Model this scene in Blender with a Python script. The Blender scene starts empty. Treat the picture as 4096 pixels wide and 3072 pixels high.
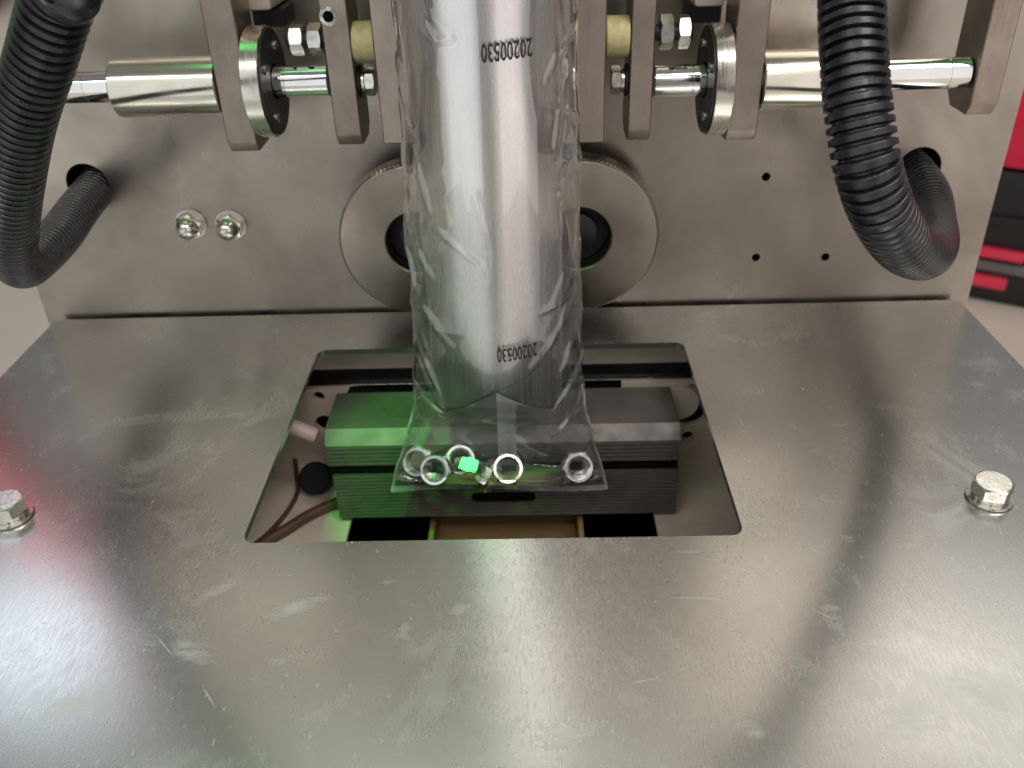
import bpy, bmesh, math, random
from mathutils import Vector, Matrix, noise

scene = bpy.context.scene
col = scene.collection
R = math.radians
PI = math.pi
random.seed(7)

# ------------------------------------------------------------------ camera
cam_data = bpy.data.cameras.new("camera")
cam = bpy.data.objects.new("camera", cam_data)
col.objects.link(cam)
scene.camera = cam
pitch, yaw, roll = R(31.531), R(-1.659), R(-2.024)
fwd = Vector((math.sin(yaw) * math.cos(pitch), math.cos(yaw) * math.cos(pitch), -math.sin(pitch)))
r0 = Vector((math.cos(yaw), -math.sin(yaw), 0))
u0 = r0.cross(fwd)
rgt = r0 * math.cos(roll) + u0 * math.sin(roll)
upv = rgt.cross(fwd)
m = Matrix((rgt, upv, -fwd)).transposed().to_4x4()
m.translation = Vector((0.0173, -0.45, 0.2249))
cam.matrix_world = m
cam_data.sensor_width = 36.0
cam_data.lens = 884.2 / 1024 * 36.0
cam_data.clip_start = 0.01
cam_data.clip_end = 100.0
cam_data.dof.use_dof = True
cam_data.dof.focus_distance = 0.315
cam_data.dof.aperture_fstop = 16.0

# ------------------------------------------------------------------ world, lamps, exposure
world = bpy.data.worlds.new("World")
scene.world = world
world.use_nodes = True
bg = world.node_tree.nodes["Background"]
bg.inputs[0].default_value = (0.98, 0.94, 0.90, 1)
bg.inputs[1].default_value = 0.22


def area_lamp(name, loc, target, sx, sy, radiance, color):
    d = bpy.data.lights.new(name, 'AREA')
    d.shape = 'RECTANGLE'
    d.size = sx
    d.size_y = sy
    d.energy = radiance * PI * sx * sy
    d.color = color
    o = bpy.data.objects.new(name, d)
    col.objects.link(o)
    o.location = loc
    o.rotation_euler = (Vector(target) - Vector(loc)).to_track_quat('-Z', 'Y').to_euler()
    return o


area_lamp("ceiling_lamp_back_right", (1.15, 1.45, 2.0), (0.1, -.1, 0), 1.5, 0.5, 2.4, (1.0, 0.95, 0.88))
area_lamp("ceiling_lamp_back", (-0.05, 1.6, 2.15), (0, -.1, 0), 2.2, 1.0, 1.0, (1.0, 0.97, 0.90))
area_lamp("work_lamp_left", (-0.485, 0.265, 0.525), (-.12, -.22, 0), 0.26, 0.10, 5.2, (0.74, 0.87, 1.0))
area_lamp("tube_fill_right", (1.02, -1.25, 0.35), (.35, -.1, .05), 1.5, 2.0, 0.85, (1.0, 0.92, 0.89))  # added light wall for the tube's right bright band, no known window
area_lamp("tube_fill_left", (-0.86, -1.25, 0.35), (-.35, -.1, .05), 1.5, 2.0, 0.8, (0.95, 0.99, 1.0))  # added light wall for the tube's left bright band, no known window
area_lamp("smudge_fill", (0.95, -0.85, 1.9), (0, -.1, 0), 1.3, 0.6, 8.5, (1.0, 0.96, 0.91))  # added lamp that lifts the plate smudges and the space below the opening
area_lamp("nut_highlight_fill", (0.32, -1.44, 1.29), (0, -.1, 0), 0.32, 0.28, 11.0, (1.0, 0.95, 0.90))  # added panel, placed to whiten the ring of one loose nut
area_lamp("film_highlight_strip", (-0.45, -1.3, 1.45), (0, -.1, 0), 1.2, 0.05, 30.0, (1.0, 0.98, 0.92))  # added strip lamp for sharp highlights on film and rods


def spot_lamp(name, loc, target, power, angle, blend, radius, color):
    d = bpy.data.lights.new(name, 'SPOT')
    d.energy = power
    d.spot_size = R(angle)
    d.spot_blend = blend
    d.shadow_soft_size = radius
    d.color = color
    o = bpy.data.objects.new(name, d)
    col.objects.link(o)
    o.location = loc
    o.rotation_euler = (Vector(target) - Vector(loc)).to_track_quat('-Z', 'Y').to_euler()
    return o


spot_lamp("red_hose_fill", (-0.62, -0.30, 0.22), (-.315, .004, .157), 11.0, 17, .4, .02, (1.0, 0.93, 0.86))  # added spot that brightens the out-of-view red hose
# the green signal lamp above the machine: its lens and its narrow beam
area_lamp("green_signal_lens", (-0.17, -0.05, 0.75), (-.17, -.05, 0), 0.30, 0.20, 1.7, (0.06, 1.0, 0.16))
spot_lamp("green_signal_beam", (-0.075, -0.45, 0.62), (-.037, -.088, -.042), 22.0, 8.8, .3, .014, (0.001, 1.0, 0.02))

scene.view_settings.view_transform = 'Standard'
scene.view_settings.look = 'None'
scene.view_settings.exposure = 0.0
scene.view_settings.gamma = 1.0
scene.view_settings.use_curve_mapping = False
scene.cycles.max_bounces = 8
scene.cycles.glossy_bounces = 4
scene.cycles.transparent_max_bounces = 16
scene.cycles.caustics_reflective = False
scene.cycles.caustics_refractive = False
scene.cycles.sample_clamp_indirect = 4.0
scene.cycles.use_denoising = True
scene.cycles.use_adaptive_sampling = True
scene.cycles.adaptive_threshold = 0.03


# ------------------------------------------------------------------ material helpers
class NT:
    def __init__(self, name):
        self.m = bpy.data.materials.new(name)
        self.m.use_nodes = True
        self.t = self.m.node_tree
        self.b = self.t.nodes["Principled BSDF"]
        self.out = self.t.nodes["Material Output"]

    def n(self, typ, **kw):
        nd = self.t.nodes.new(typ)
        for k, v in kw.items():
            if k == 'inp':
                for a, val in v.items():
                    if hasattr(val, 'is_output'):
                        self.t.links.new(val, nd.inputs[a])
                    else:
                        nd.inputs[a].default_value = val
            else:
                setattr(nd, k, v)
        return nd

    def link(self, a, b):
        self.t.links.new(a, b)

    def obj(self, scale=(1, 1, 1), rot=(0, 0, 0)):
        tc = self.n('ShaderNodeTexCoord')
        mp = self.n('ShaderNodeMapping', inp={'Vector': tc.outputs['Object']})
        mp.inputs['Scale'].default_value = scale
        mp.inputs['Rotation'].default_value = rot
        return mp.outputs[0]

    def noise(self, vec, scale, detail=4, rough=.55, dist=0.0):
        return self.n('ShaderNodeTexNoise', inp={'Vector': vec, 'Scale': scale, 'Detail': detail, 'Roughness': rough, 'Distortion': dist}).outputs[0]

    def ramp(self, fac, a, b, lo=0.0, hi=1.0):
        return self.n('ShaderNodeMapRange', interpolation_type='SMOOTHSTEP',
                      inp={0: fac, 1: a, 2: b, 3: lo, 4: hi}).outputs[0]

    def math(self, op, a, b=0.0, c=None):
        nd = self.n('ShaderNodeMath', operation=op)
        for i, v in enumerate((a, b) if c is None else (a, b, c)):
            if hasattr(v, 'is_output'):
                self.t.links.new(v, nd.inputs[i])
            else:
                nd.inputs[i].default_value = v
        return nd.outputs[0]

    def mix(self, fac, a, b):
        nd = self.n('ShaderNodeMix', data_type='RGBA')
        for i, v in ((0, fac), (6, a), (7, b)):
            if hasattr(v, 'is_output'):
                self.t.links.new(v, nd.inputs[i])
            else:
                nd.inputs[i].default_value = v if i == 0 else (*v, 1)
        return nd.outputs[2]

    def set(self, **kw):
        for k, v in kw.items():
            k = k.replace('_', ' ')
            if hasattr(v, 'is_output'):
                self.t.links.new(v, self.b.inputs[k])
            else:
                self.b.inputs[k].default_value = v
        return self

    def bump(self, h, strength=.2, dist=.0005):
        bp = self.n('ShaderNodeBump', inp={'Strength': strength, 'Distance': dist, 'Height': h})
        self.t.links.new(bp.outputs[0], self.b.inputs['Normal'])


def metal(name, c1, c2, rough=(.25, .4), grain=(1, 1, 1), gscale=600, blotch=30, bump=.08, metallic=1.0):
    t = NT(name)
    v = t.obj()
    vg = t.obj(grain)
    g = t.noise(vg, gscale, 3)
    bl = t.noise(v, blotch, 5, .6, .4)
    t.set(Base_Color=t.mix(t.ramp(bl, .35, .68), c1, c2), Metallic=metallic,
          Roughness=t.ramp(t.math('ADD', t.math('MULTIPLY', g, .5), t.math('MULTIPLY', bl, .5)), .35, .65, rough[0], rough[1]))
    if bump:
        t.bump(g, bump, .0002)
    return t.m


def plain(name, c, rough=.5, metallic=0.0, var=.15, scale=60, bump=0.0, spec=.5):
    t = NT(name)
    v = t.obj()
    nz = t.noise(v, scale, 5, .6)
    c2 = tuple(max(0, x * (1 - var)) for x in c)
    t.set(Base_Color=t.mix(t.ramp(nz, .35, .65), c2, c), Metallic=metallic, Specular_IOR_Level=spec,
          Roughness=t.ramp(nz, .3, .7, max(.03, rough - .07), min(1, rough + .07)))
    if bump:
        t.bump(nz, bump, .0004)
    return t.m


M = {}
M['chrome'] = metal('chrome_rod', (.80, .80, .80), (.72, .72, .71), (.05, .13), (1, 40, 40), 30, 40, .02)
M['nickel'] = metal('nickel_sleeve', (.74, .71, .62), (.66, .63, .54), (.10, .20), (1, 30, 30), 60, 60, .03)
M['flange'] = metal('flange_steel', (.66, .63, .57), (.55, .52, .47), (.16, .30), (20, 1, 1), 90, 80, .05)
M['bar'] = metal('bar_steel', (.37, .315, .275), (.28, .235, .205), (.34, .50), (30, 30, 1), 40, 45, .15)
M['spacer_plate'] = metal('clamp_plate_steel', (.42, .355, .31), (.35, .295, .255), (.32, .46), (30, 30, 1), 40, 40, .12)
M['bolt'] = metal('zinc_bolt', (.74, .72, .66), (.60, .58, .53), (.14, .28), (1, 1, 1), 700, 200, .08)
M['nut'] = metal('bright_nut', (.76, .76, .75), (.66, .66, .65), (.20, .30), (1, 1, 1), 900, 250, .03)
M['panel'] = metal('panel_steel', (.385, .345, .30), (.26, .23, .20), (.23, .43), (1, 1, .35), 40, 9, .02)
M['inner_plate'] = metal('inner_plate_steel', (.80, .68, .57), (.70, .59, .49), (.4, .55), (1, 1, 20), 60, 40, .05, .1)
M['black'] = plain('black_steel', (.012, .011, .012), .45, 0, .3, 90)
M['shade_black'] = plain('recess_shade_black', (.004, .004, .004), .9, 0, .1, 30, 0, .1)  # near-black colour put in for the shade inside openings and recesses
M['yellow_nylon'] = plain('yellow_nylon', (.62, .55, .26), .5, 0, .22, 260, .1)
M['yellow_chute'] = plain('yellow_plastic', (.30, .19, .085), .5, 0, .12, 60)
M['pink_rod'] = plain('pale_ceramic', (.78, .62, .58), .35, 0, .08, 200)
M['brown_wire'] = plain('brown_wire', (.12, .055, .035), .5, 0, .25, 120)
M['rubber'] = plain('black_rubber', (.010, .010, .016), .55, 0, .3, 120)
M['red'] = plain('red_plastic', (.78, .014, .07), .38, 0, .1, 8)
M['pinkred'] = plain('red_latch', (.90, .05, .11), .35, 0, .1, 8)
M['case_black'] = plain('black_plastic', (.018, .017, .020), .45, 0, .25, 8)
M['case_grey'] = plain('grey_strip', (.20, .19, .19), .5, 0, .2, 14)
M['floor'] = plain('floor_paint', (.84, .77, .67), .55, 0, .08, 1.5)
M['ink'] = plain('black_ink', (.012, .010, .012), .7, 0, .2, 900)
M['cabinet'] = plain('cabinet_paint', (.25, .24, .23), .6, 0, .1, 5)

# corrugated hose
t = NT('hose_plastic')
v = t.obj()
nz = t.noise(v, 160, 5, .65)
nz2 = t.noise(v, 900, 3)
t.set(Base_Color=t.mix(t.ramp(nz, .3, .7), (.007, .007, .010), (.016, .015, .020)),
      Roughness=t.ramp(nz, .3, .7, .24, .38), Specular_IOR_Level=.6)
t.bump(nz2, .12, .0003)
M['hose'] = t.m

# knurled wheel face: turned metal
t = NT('turned_steel')
tc = t.n('ShaderNodeTexCoord')
sep = t.n('ShaderNodeSeparateXYZ', inp={0: tc.outputs['Object']})
rad = t.math('SQRT', t.math('ADD', t.math('POWER', sep.outputs[0], 2), t.math('POWER', sep.outputs[2], 2)))
cmb = t.n('ShaderNodeCombineXYZ', inp={0: rad})
rings = t.noise(cmb.outputs[0], 2500, 3)
bl = t.noise(tc.outputs['Object'], 60, 5, .6)
t.set(Base_Color=t.mix(t.ramp(bl, .3, .7), (.47, .41, .355), (.39, .34, .29)), Metallic=1.0,
      Roughness=t.ramp(bl, .3, .7, .30, .40), Anisotropic=.75)
tg = t.n('ShaderNodeTangent', direction_type='RADIAL', axis='Y')
t.link(tg.outputs[0], t.b.inputs['Tangent'])
t.bump(rings, .08, .0002)
M['wheel'] = t.m

# filling tube: rolled stainless with vertical drawing lines
t = NT('tube_stainless')
v = t.obj((1, 1, .015))
lines = t.noise(v, 900, 4)
v2 = t.obj((1, 1, .25))
bl = t.noise(v2, 45, 4)
t.set(Base_Color=t.mix(t.ramp(bl, .3, .7), (.80, .78, .77), (.72, .70, .69)), Metallic=1.0,
      Roughness=t.ramp(lines, .3, .7, .24, .29))
t.bump(lines, .012, .0002)
M['tube'] = t.m

# jaws: grey machined aluminium
t = NT('jaw_aluminium')
v = t.obj()
bl = t.noise(v, 70, 5, .6)
t.set(Base_Color=t.mix(t.ramp(bl, .3, .7), (.18, .162, .147), (.13, .117, .105)), Metallic=.4,
      Roughness=t.ramp(bl, .3, .7, .36, .5))
M['jaw'] = t.m


# clear film: thin sheet, see-through with a gloss that grows towards grazing views
def film_mat(name, haze, gl=(.055, .75), tint=(.985, .985, .99), rough=.05):
    t = NT(name)
    t.t.nodes.remove(t.b)
    tr = t.n('ShaderNodeBsdfTransparent')
    tr.inputs[0].default_value = (*tint, 1)
    gs = t.n('ShaderNodeBsdfGlossy')
    gs.inputs['Color'].default_value = (1, 1, 1, 1)
    gs.inputs['Roughness'].default_value = rough
    df = t.n('ShaderNodeBsdfDiffuse')
    df.inputs[0].default_value = (.82, .82, .84, 1)
    lw = t.n('ShaderNodeLayerWeight')
    lw.inputs[0].default_value = .5
    f3 = t.math('POWER', lw.outputs['Facing'], 2.4)
    fac = t.math('ADD', gl[0], t.math('MULTIPLY', f3, gl[1]))
    mx = t.n('ShaderNodeMixShader')
    v = t.obj()
    hz = t.ramp(t.noise(v, 60, 4), .3, .75, haze * .5, haze * 1.6)
    t.link(hz, mx.inputs[0])
    t.link(tr.outputs[0], mx.inputs[1])
    t.link(df.outputs[0], mx.inputs[2])
    m2 = t.n('ShaderNodeMixShader')
    t.link(fac, m2.inputs[0])
    t.link(mx.outputs[0], m2.inputs[1])
    t.link(gs.outputs[0], m2.inputs[2])
    t.link(m2.outputs[0], t.out.inputs[0])
    return t.m


M['film'] = film_mat('clear_film', .042, (.12, .9), rough=.045)
M['seam'] = film_mat('ribbed_seam_film', .5, (.12, .7), rough=.12)
M['seal'] = film_mat('sealed_film_edge', .30, (.08, .7), rough=.12)
M['tab'] = film_mat('clear_plastic_tab', .20, (.08, .6), rough=.08)


# ------------------------------------------------------------------ geometry helpers
def obj(name, bm, mat, parent=None, angle=35, label=None):
    me = bpy.data.meshes.new(name)
    bmesh.ops.recalc_face_normals(bm, faces=bm.faces)
    bm.to_mesh(me)
    bm.free()
    me.polygons.foreach_set('use_smooth', [True] * len(me.polygons))
    me.set_sharp_from_angle(angle=R(angle))
    me.materials.append(mat)
    o = bpy.data.objects.new(name, me)
    col.objects.link(o)
    if parent:
        o.parent = parent
    if label:
        o['label'] = label
    return o


def tag(o, label, cat, group=None):
    o['label'] = label
    o['category'] = cat
    if group:
        o['group'] = group
    return o


def thing(name, loc, label, cat, group=None, rot=(0, 0, 0)):
    o = bpy.data.objects.new(name, None)
    col.objects.link(o)
    o.empty_display_size = .01
    o.location = loc
    o.rotation_euler = rot
    return tag(o, label, cat, group)


def copy_tree(root, loc, label, rot=None):
    def rec(o, parent):
        c = o.copy()
        col.objects.link(c)
        c.parent = parent
        for ch in [x for x in bpy.data.objects if x.parent is o]:
            rec(ch, c)
        return c
    kids = rec(root, None)
    kids.location = loc
    kids['label'] = label
    if rot:
        kids.rotation_euler = rot
    return kids


def box(bm, x0, x1, y0, y1, z0, z1, bev=0.0004, seg=1):
    b = bmesh.new()
    vs = [b.verts.new((x, y, z)) for x in (x0, x1) for y in (y0, y1) for z in (z0, z1)]
    for f in ((0, 1, 3, 2), (4, 6, 7, 5), (0, 4, 5, 1), (2, 3, 7, 6), (0, 2, 6, 4), (1, 5, 7, 3)):
        b.faces.new([vs[i] for i in f])
    if bev:
        bmesh.ops.bevel(b, geom=b.edges[:], offset=bev, segments=seg, affect='EDGES', profile=.5)
    join(bm, b)
    return bm


def join(bm, b):
    tmp = bpy.data.meshes.new('tmp')
    b.to_mesh(tmp)
    b.free()
    bm.from_mesh(tmp)
    bpy.data.meshes.remove(tmp)


def newbox(*a, **k):
    return box(bmesh.new(), *a, **k)


def lathe(profile, seg=48, axis='Z', close=False):
    """profile: list of (r, h); revolve about axis."""
    bm = bmesh.new()
    rings = []
    for r, h in profile:
        ring = []
        for i in range(seg):
            a = 2 * PI * i / seg
            c, s = r * math.cos(a), r * math.sin(a)
            p = {'Z': (c, s, h), 'X': (h, c, s), 'Y': (c, h, s)}[axis]
            ring.append(bm.verts.new(p))
        rings.append(ring)
    pairs = list(zip(rings, rings[1:]))
    if close:
        pairs.append((rings[-1], rings[0]))
    for a, b in pairs:
        for i in range(seg):
            j = (i + 1) % seg
            bm.faces.new((a[i], a[j], b[j], b[i]))
    if not close:
        for ring in (rings[0], rings[-1]):
            if (ring[0].co - ring[seg // 2].co).length > 1e-7:
                bm.faces.new(ring)
    bmesh.ops.remove_doubles(bm, verts=bm.verts, dist=1e-7)
    return bm


def prism(pts, a0, a1, axis, bev=0.0):
    """extrude a 2-D outline between a0 and a1 along axis ('X': pts are (y,z); 'Y': (x,z); 'Z': (x,y))"""
    bm = bmesh.new()
    def P(p, a):
        return {'X': (a, p[0], p[1]), 'Y': (p[0], a, p[1]), 'Z': (p[0], p[1], a)}[axis]
    A = [bm.verts.new(P(p, a0)) for p in pts]
    B = [bm.verts.new(P(p, a1)) for p in pts]
    n = len(pts)
    bm.faces.new(A)
    bm.faces.new(B[::-1])
    for i in range(n):
        bm.faces.new((A[i], A[(i + 1) % n], B[(i + 1) % n], B[i]))
    bmesh.ops.recalc_face_normals(bm, faces=bm.faces)
    if bev:
        bmesh.ops.bevel(bm, geom=bm.edges[:], offset=bev, segments=1, affect='EDGES')
    return bm


def circle(cx, cy, r, n=32):
    return [(cx + r * math.cos(2 * PI * i / n), cy + r * math.sin(2 * PI * i / n)) for i in range(n)]


def rrect(x0, x1, y0, y1, r, n=6):
    pts = []
    for cx, cy, a in ((x1 - r, y1 - r, 0), (x0 + r, y1 - r, 90), (x0 + r, y0 + r, 180), (x1 - r, y0 + r, 270)):
        for i in range(n + 1):
            t_ = R(a + 90 * i / n)
            pts.append((cx + r * math.cos(t_), cy + r * math.sin(t_)))
    return pts


def sheet(outer, holes, a0, a1, axis):
    """flat sheet with holes, thickness from a0 to a1"""
    bm = bmesh.new()
    def P(p):
        return {'X': (a0, p[0], p[1]), 'Y': (p[0], a0, p[1]), 'Z': (p[0], p[1], a0)}[axis]
    edges = []
    for loop in [outer] + holes:
        vs = [bm.verts.new(P(p)) for p in loop]
        for i in range(len(vs)):
            edges.append(bm.edges.new((vs[i], vs[(i + 1) % len(vs)])))
    bmesh.ops.triangle_fill(bm, use_beauty=True, use_dissolve=False, edges=edges)
    ext = bmesh.ops.extrude_face_region(bm, geom=bm.faces[:])
    d = {'X': (a1 - a0, 0, 0), 'Y': (0, a1 - a0, 0), 'Z': (0, 0, a1 - a0)}[axis]
    bmesh.ops.translate(bm, vec=d, verts=[g for g in ext['geom'] if isinstance(g, bmesh.types.BMVert)])
    return bm


def hex_nut(af, h, hole, thread=True, cham_both=True, seg_per=8):
    """hexagon nut or bolt head about Z, from z=0 to z=h"""
    bm = bmesh.new()
    n = 6 * seg_per
    rc = af / 2 * .97
    rings = []
    def ring(f):
        rings.append([bm.verts.new(f(2 * PI * i / n)) for i in range(n)])
    def rh(a):
        k = (a + PI / 6) % (PI / 3) - PI / 6
        return af / 2 / math.cos(k)
    T = math.tan(R(28))
    def pt(r, a, z):
        return (r * math.cos(a), r * math.sin(a), z)
    if hole:
        ring(lambda a: pt(hole * 1.12, a, 0))
    ring(lambda a: pt(rc, a, 0))
    ring(lambda a: pt(rh(a), a, (rh(a) - rc) * T if cham_both else 0))
    ring(lambda a: pt(rh(a), a, h - (rh(a) - rc) * T))
    ring(lambda a: pt(rc, a, h))
    if hole:
        ring(lambda a: pt(hole * 1.12, a, h))
        k = 10
        for i in range(k + 1):
            rr = hole * (1.0 if i % 2 == 0 else .88) if thread else hole
            z = h * (.93 - .86 * i / k)
            ring(lambda a, rr=rr, z=z: pt(rr, a, z))
    for a, b in zip(rings, rings[1:] + ([rings[0]] if hole else [])):
        for i in range(n):
            j = (i + 1) % n
            bm.faces.new((a[i], a[j], b[j], b[i]))
    if not hole:
        bm.faces.new(rings[0])
        bm.faces.new(rings[-1])
    return bm


def sweep(path, radius_fn, step, seg=24, closed_ends=True):
    """tube along a Catmull-Rom path; radius_fn(s)"""
    P = [Vector(p) for p in path]
    P = [P[0] * 2 - P[1]] + P + [P[-1] * 2 - P[-2]]
    pts = []
    for i in range(1, len(P) - 2):
        a, b, c, d = P[i - 1:i + 3]
        for k in range(60):
            u = k / 60
            pts.append(.5 * ((2 * b) + (c - a) * u + (2 * a - 5 * b + 4 * c - d) * u * u + (3 * b - a - 3 * c + d) * u ** 3))
    pts.append(P[-2])
    # resample at equal arc length
    out, s, acc = [pts[0]], 0.0, 0.0
    S = [0.0]
    for a, b in zip(pts, pts[1:]):
        S.append(S[-1] + (b - a).length)
    L = S[-1]
    n = int(L / step)
    res = []
    j = 0
    for i in range(n + 1):
        s = L * i / n
        while j < len(S) - 2 and S[j + 1] < s:
            j += 1
        u = (s - S[j]) / max(1e-9, S[j + 1] - S[j])
        res.append((pts[j].lerp(pts[j + 1], u), s))
    bm = bmesh.new()
    nrm = None
    rings = []
    for i, (p, s) in enumerate(res):
        tg_ = (res[min(i + 1, n)][0] - res[max(i - 1, 0)][0]).normalized()
        if nrm is None:
            nrm = tg_.orthogonal().normalized()
        nrm = (nrm - tg_ * nrm.dot(tg_)).normalized()
        bi = tg_.cross(nrm)
        r = radius_fn(s)
        rings.append([bm.verts.new(p + (nrm * math.cos(2 * PI * k / seg) + bi * math.sin(2 * PI * k / seg)) * r) for k in range(seg)])
    for a, b in zip(rings, rings[1:]):
        for k in range(seg):
            q = (k + 1) % seg
            bm.faces.new((a[k], a[q], b[q], b[k]))
    if closed_ends:
        bm.faces.new(rings[0])
        bm.faces.new(rings[-1])
    return bm


# ------------------------------------------------------------------ worn steel work plate material
def smudged_plate():
    t = NT('work_plate_steel')
    v = t.obj()
    base = t.noise(v, 9, 5, .6, .5)
    grain = t.noise(t.obj((1, .12, 1)), 1300, 4)
    fine = t.noise(v, 900, 3, .7)
    # warped coordinates so that wipe marks have ragged outlines
    wn = t.n('ShaderNodeTexNoise', inp={'Vector': v, 'Scale': 60.0, 'Detail': 5.0, 'Roughness': .65})
    off = t.n('ShaderNodeVectorMath', operation='SCALE', inp={0: wn.outputs[1], 'Scale': .010})
    vw = t.n('ShaderNodeVectorMath', operation='ADD', inp={0: v, 1: off.outputs[0]}).outputs[0]
    sm = None
    marks = [(-.1063, -.2281, -.0893, -.2124, .0030, .8), (-.080, -.235, -.054, -.2247, .0040, .9), (-.1069, -.2408, -.0875, -.253, .0050, .9),
             (-.1253, -.2342, -.1081, -.2507, .0060, .6), (-.1387, -.2737, -.1176, -.2654, .0050, .9), (-.0397, -.2158, -.0325, -.2194, .0035, .6),
             (-.0313, -.2421, -.0238, -.2402, .0040, .8), (-.0149, -.233, -.0055, -.2311, .0032, .7), (-.0548, -.2417, -.0442, -.2398, .0035, .5),
             (-.0733, -.2551, -.0622, -.2505, .0030, .7), (.012, -.2837, .0354, -.2792, .0055, .8), (.1163, -.2258, .1172, -.2486, .0045, .6),
             (.1436, -.2603, .1592, -.2792, .0050, .9), (.1117, -.2833, .1408, -.2741, .0080, .8), (.076, -.2813, .0835, -.2782, .0045, .7),
             (.0241, -.249, .0298, -.2567, .0035, .45), (.1337, -.1896, .1332, -.2075, .0028, .5), (.1441, -.1899, .1626, -.213, .0045, .5),
             (.145, -.235, .17, -.25, .004, .4), (.10, -.252, .105, -.262, .003, .5)]
    for x0, y0, x1, y1, w, s in marks:
        a, b = Vector((x0 + .005, y0 + .005, 0)), Vector((x1 + .005, y1 + .005, 0))
        d = b - a
        L = d.length
        mp = t.n('ShaderNodeMapping', vector_type='TEXTURE', inp={'Vector': vw})
        mp.inputs['Location'].default_value = (a + b) / 2
        mp.inputs['Rotation'].default_value = (0, 0, math.atan2(d.y, d.x))
        mp.inputs['Scale'].default_value = (L * .72, w * 1.5, 1)
        ln = t.n('ShaderNodeVectorMath', operation='LENGTH', inp={0: mp.outputs[0]}).outputs['Value']
        k = t.ramp(ln, .05, 1.25, s, 0)
        sm = k if sm is None else t.math('MAXIMUM', sm, k)
    sm = t.math('MULTIPLY', sm, t.ramp(t.noise(t.obj((.35, 1.6, 1), (0, 0, -.35)), 260, 6, .75), .28, .62, .25, 1.0))
    haze = t.ramp(t.noise(v, 22, 6, .65, 1.2), .5, .8, 0, .35)
    # short fibre-like flecks
    vo = t.n('ShaderNodeTexVoronoi', feature='F1', inp={'Vector': t.n('ShaderNodeVectorMath', operation='ADD', inp={0: t.obj((1, .45, 1)), 1: t.n('ShaderNodeVectorMath', operation='SCALE', inp={0: t.n('ShaderNodeTexNoise', inp={'Vector': v, 'Scale': 500.0}).outputs[1], 'Scale': .0022}).outputs[0]}).outputs[0], 'Scale': 560.0, 'Randomness': 1.0})
    vsep = t.n('ShaderNodeSeparateColor', inp={0: vo.outputs['Color']})
    fl = t.math('MULTIPLY', t.ramp(vo.outputs['Distance'], .10, .32, 1, 0), t.ramp(vsep.outputs[0], .45, .95, 0, .75))
    # bright chips
    vo2 = t.n('ShaderNodeTexVoronoi', feature='F1', inp={'Vector': v, 'Scale': 62.0, 'Randomness': 1.0})
    vs2 = t.n('ShaderNodeSeparateColor', inp={0: vo2.outputs['Color']})
    chip = t.math('MULTIPLY', t.ramp(vo2.outputs['Distance'], .028, .05, 1, 0), t.ramp(vs2.outputs[0], .84, .88, 0, .9))
    # long thin scratches
    sc = None
    for x0, y0, x1, y1 in [(.043, -.2641, .0559, -.2611), (.0602, -.2269, .0839, -.2284), (.0666, -.2043, .0802, -.2046), (-.1136, -.2397, -.1016, -.2518),
                           (.15, -.278, .166, -.292), (-.09, -.262, -.082, -.272), (.02, -.262, .0205, -.29), (.11, -.233, .117, -.239)]:
        a, b = Vector((x0, y0, 0)), Vector((x1, y1, 0))
        d = b - a
        mp = t.n('ShaderNodeMapping', vector_type='TEXTURE', inp={'Vector': v})
        mp.inputs['Location'].default_value = (a + b) / 2
        mp.inputs['Rotation'].default_value = (0, 0, math.atan2(d.y, d.x))
        mp.inputs['Scale'].default_value = (d.length * .6, .00028, 1)
        ln = t.n('ShaderNodeVectorMath', operation='LENGTH', inp={0: mp.outputs[0]}).outputs['Value']
        k = t.ramp(ln, .3, 1.0, 1, 0)
        sc = k if sc is None else t.math('MAXIMUM', sc, k)
    nearf = t.ramp(t.n('ShaderNodeSeparateXYZ', inp={0: v}).outputs[1], -.20, -.06, 1.0, .8)
    dust = t.math('MAXIMUM', t.math('MULTIPLY', sm, .62), t.math('MULTIPLY', t.math('MAXIMUM', t.math('MULTIPLY', fl, .60), t.math('ADD', t.math('MULTIPLY', haze, .55), .19)), nearf))
    dust = t.math('MINIMUM', t.math('MAXIMUM', dust, t.math('MAXIMUM', chip, t.math('MULTIPLY', sc, .6))), 1.0)
    bc = t.mix(t.ramp(base, .3, .7), (.48, .475, .45), (.395, .39, .37))
    t.set(Base_Color=t.mix(dust, bc, (.84, .84, .82)), Metallic=t.ramp(dust, 0, 1, 1.0, .10),
          Roughness=t.math('ADD', t.ramp(grain, .3, .7, .145, .18), t.math('ADD', t.math('MULTIPLY', dust, .35), t.math('MULTIPLY', base, .06))))
    t.bump(t.math('ADD', t.math('MULTIPLY', grain, .6), t.math('MULTIPLY', fine, 1.0)), .035, .0002)
    return t.m


M['plate'] = smudged_plate()

# ------------------------------------------------------------------ setting: floor
fl = obj('floor', newbox(-6, 6, -3, 7, -.74, -.70, bev=0), M['floor'])
fl['kind'] = 'structure'

# ------------------------------------------------------------------ work plate and back panel
outer = rrect(-.2545, .2545, -.40, -.0035, .004, 3)
opening = rrect(-.0954, .0954, -.1956, -.0455, .005, 6)
plate = obj('work_plate', sheet(outer, [opening], -.003, 0, 'Z'), M['plate'])
tag(plate, 'flat scratched stainless steel work plate with a rectangular opening under the film bag', 'plate')

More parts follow.
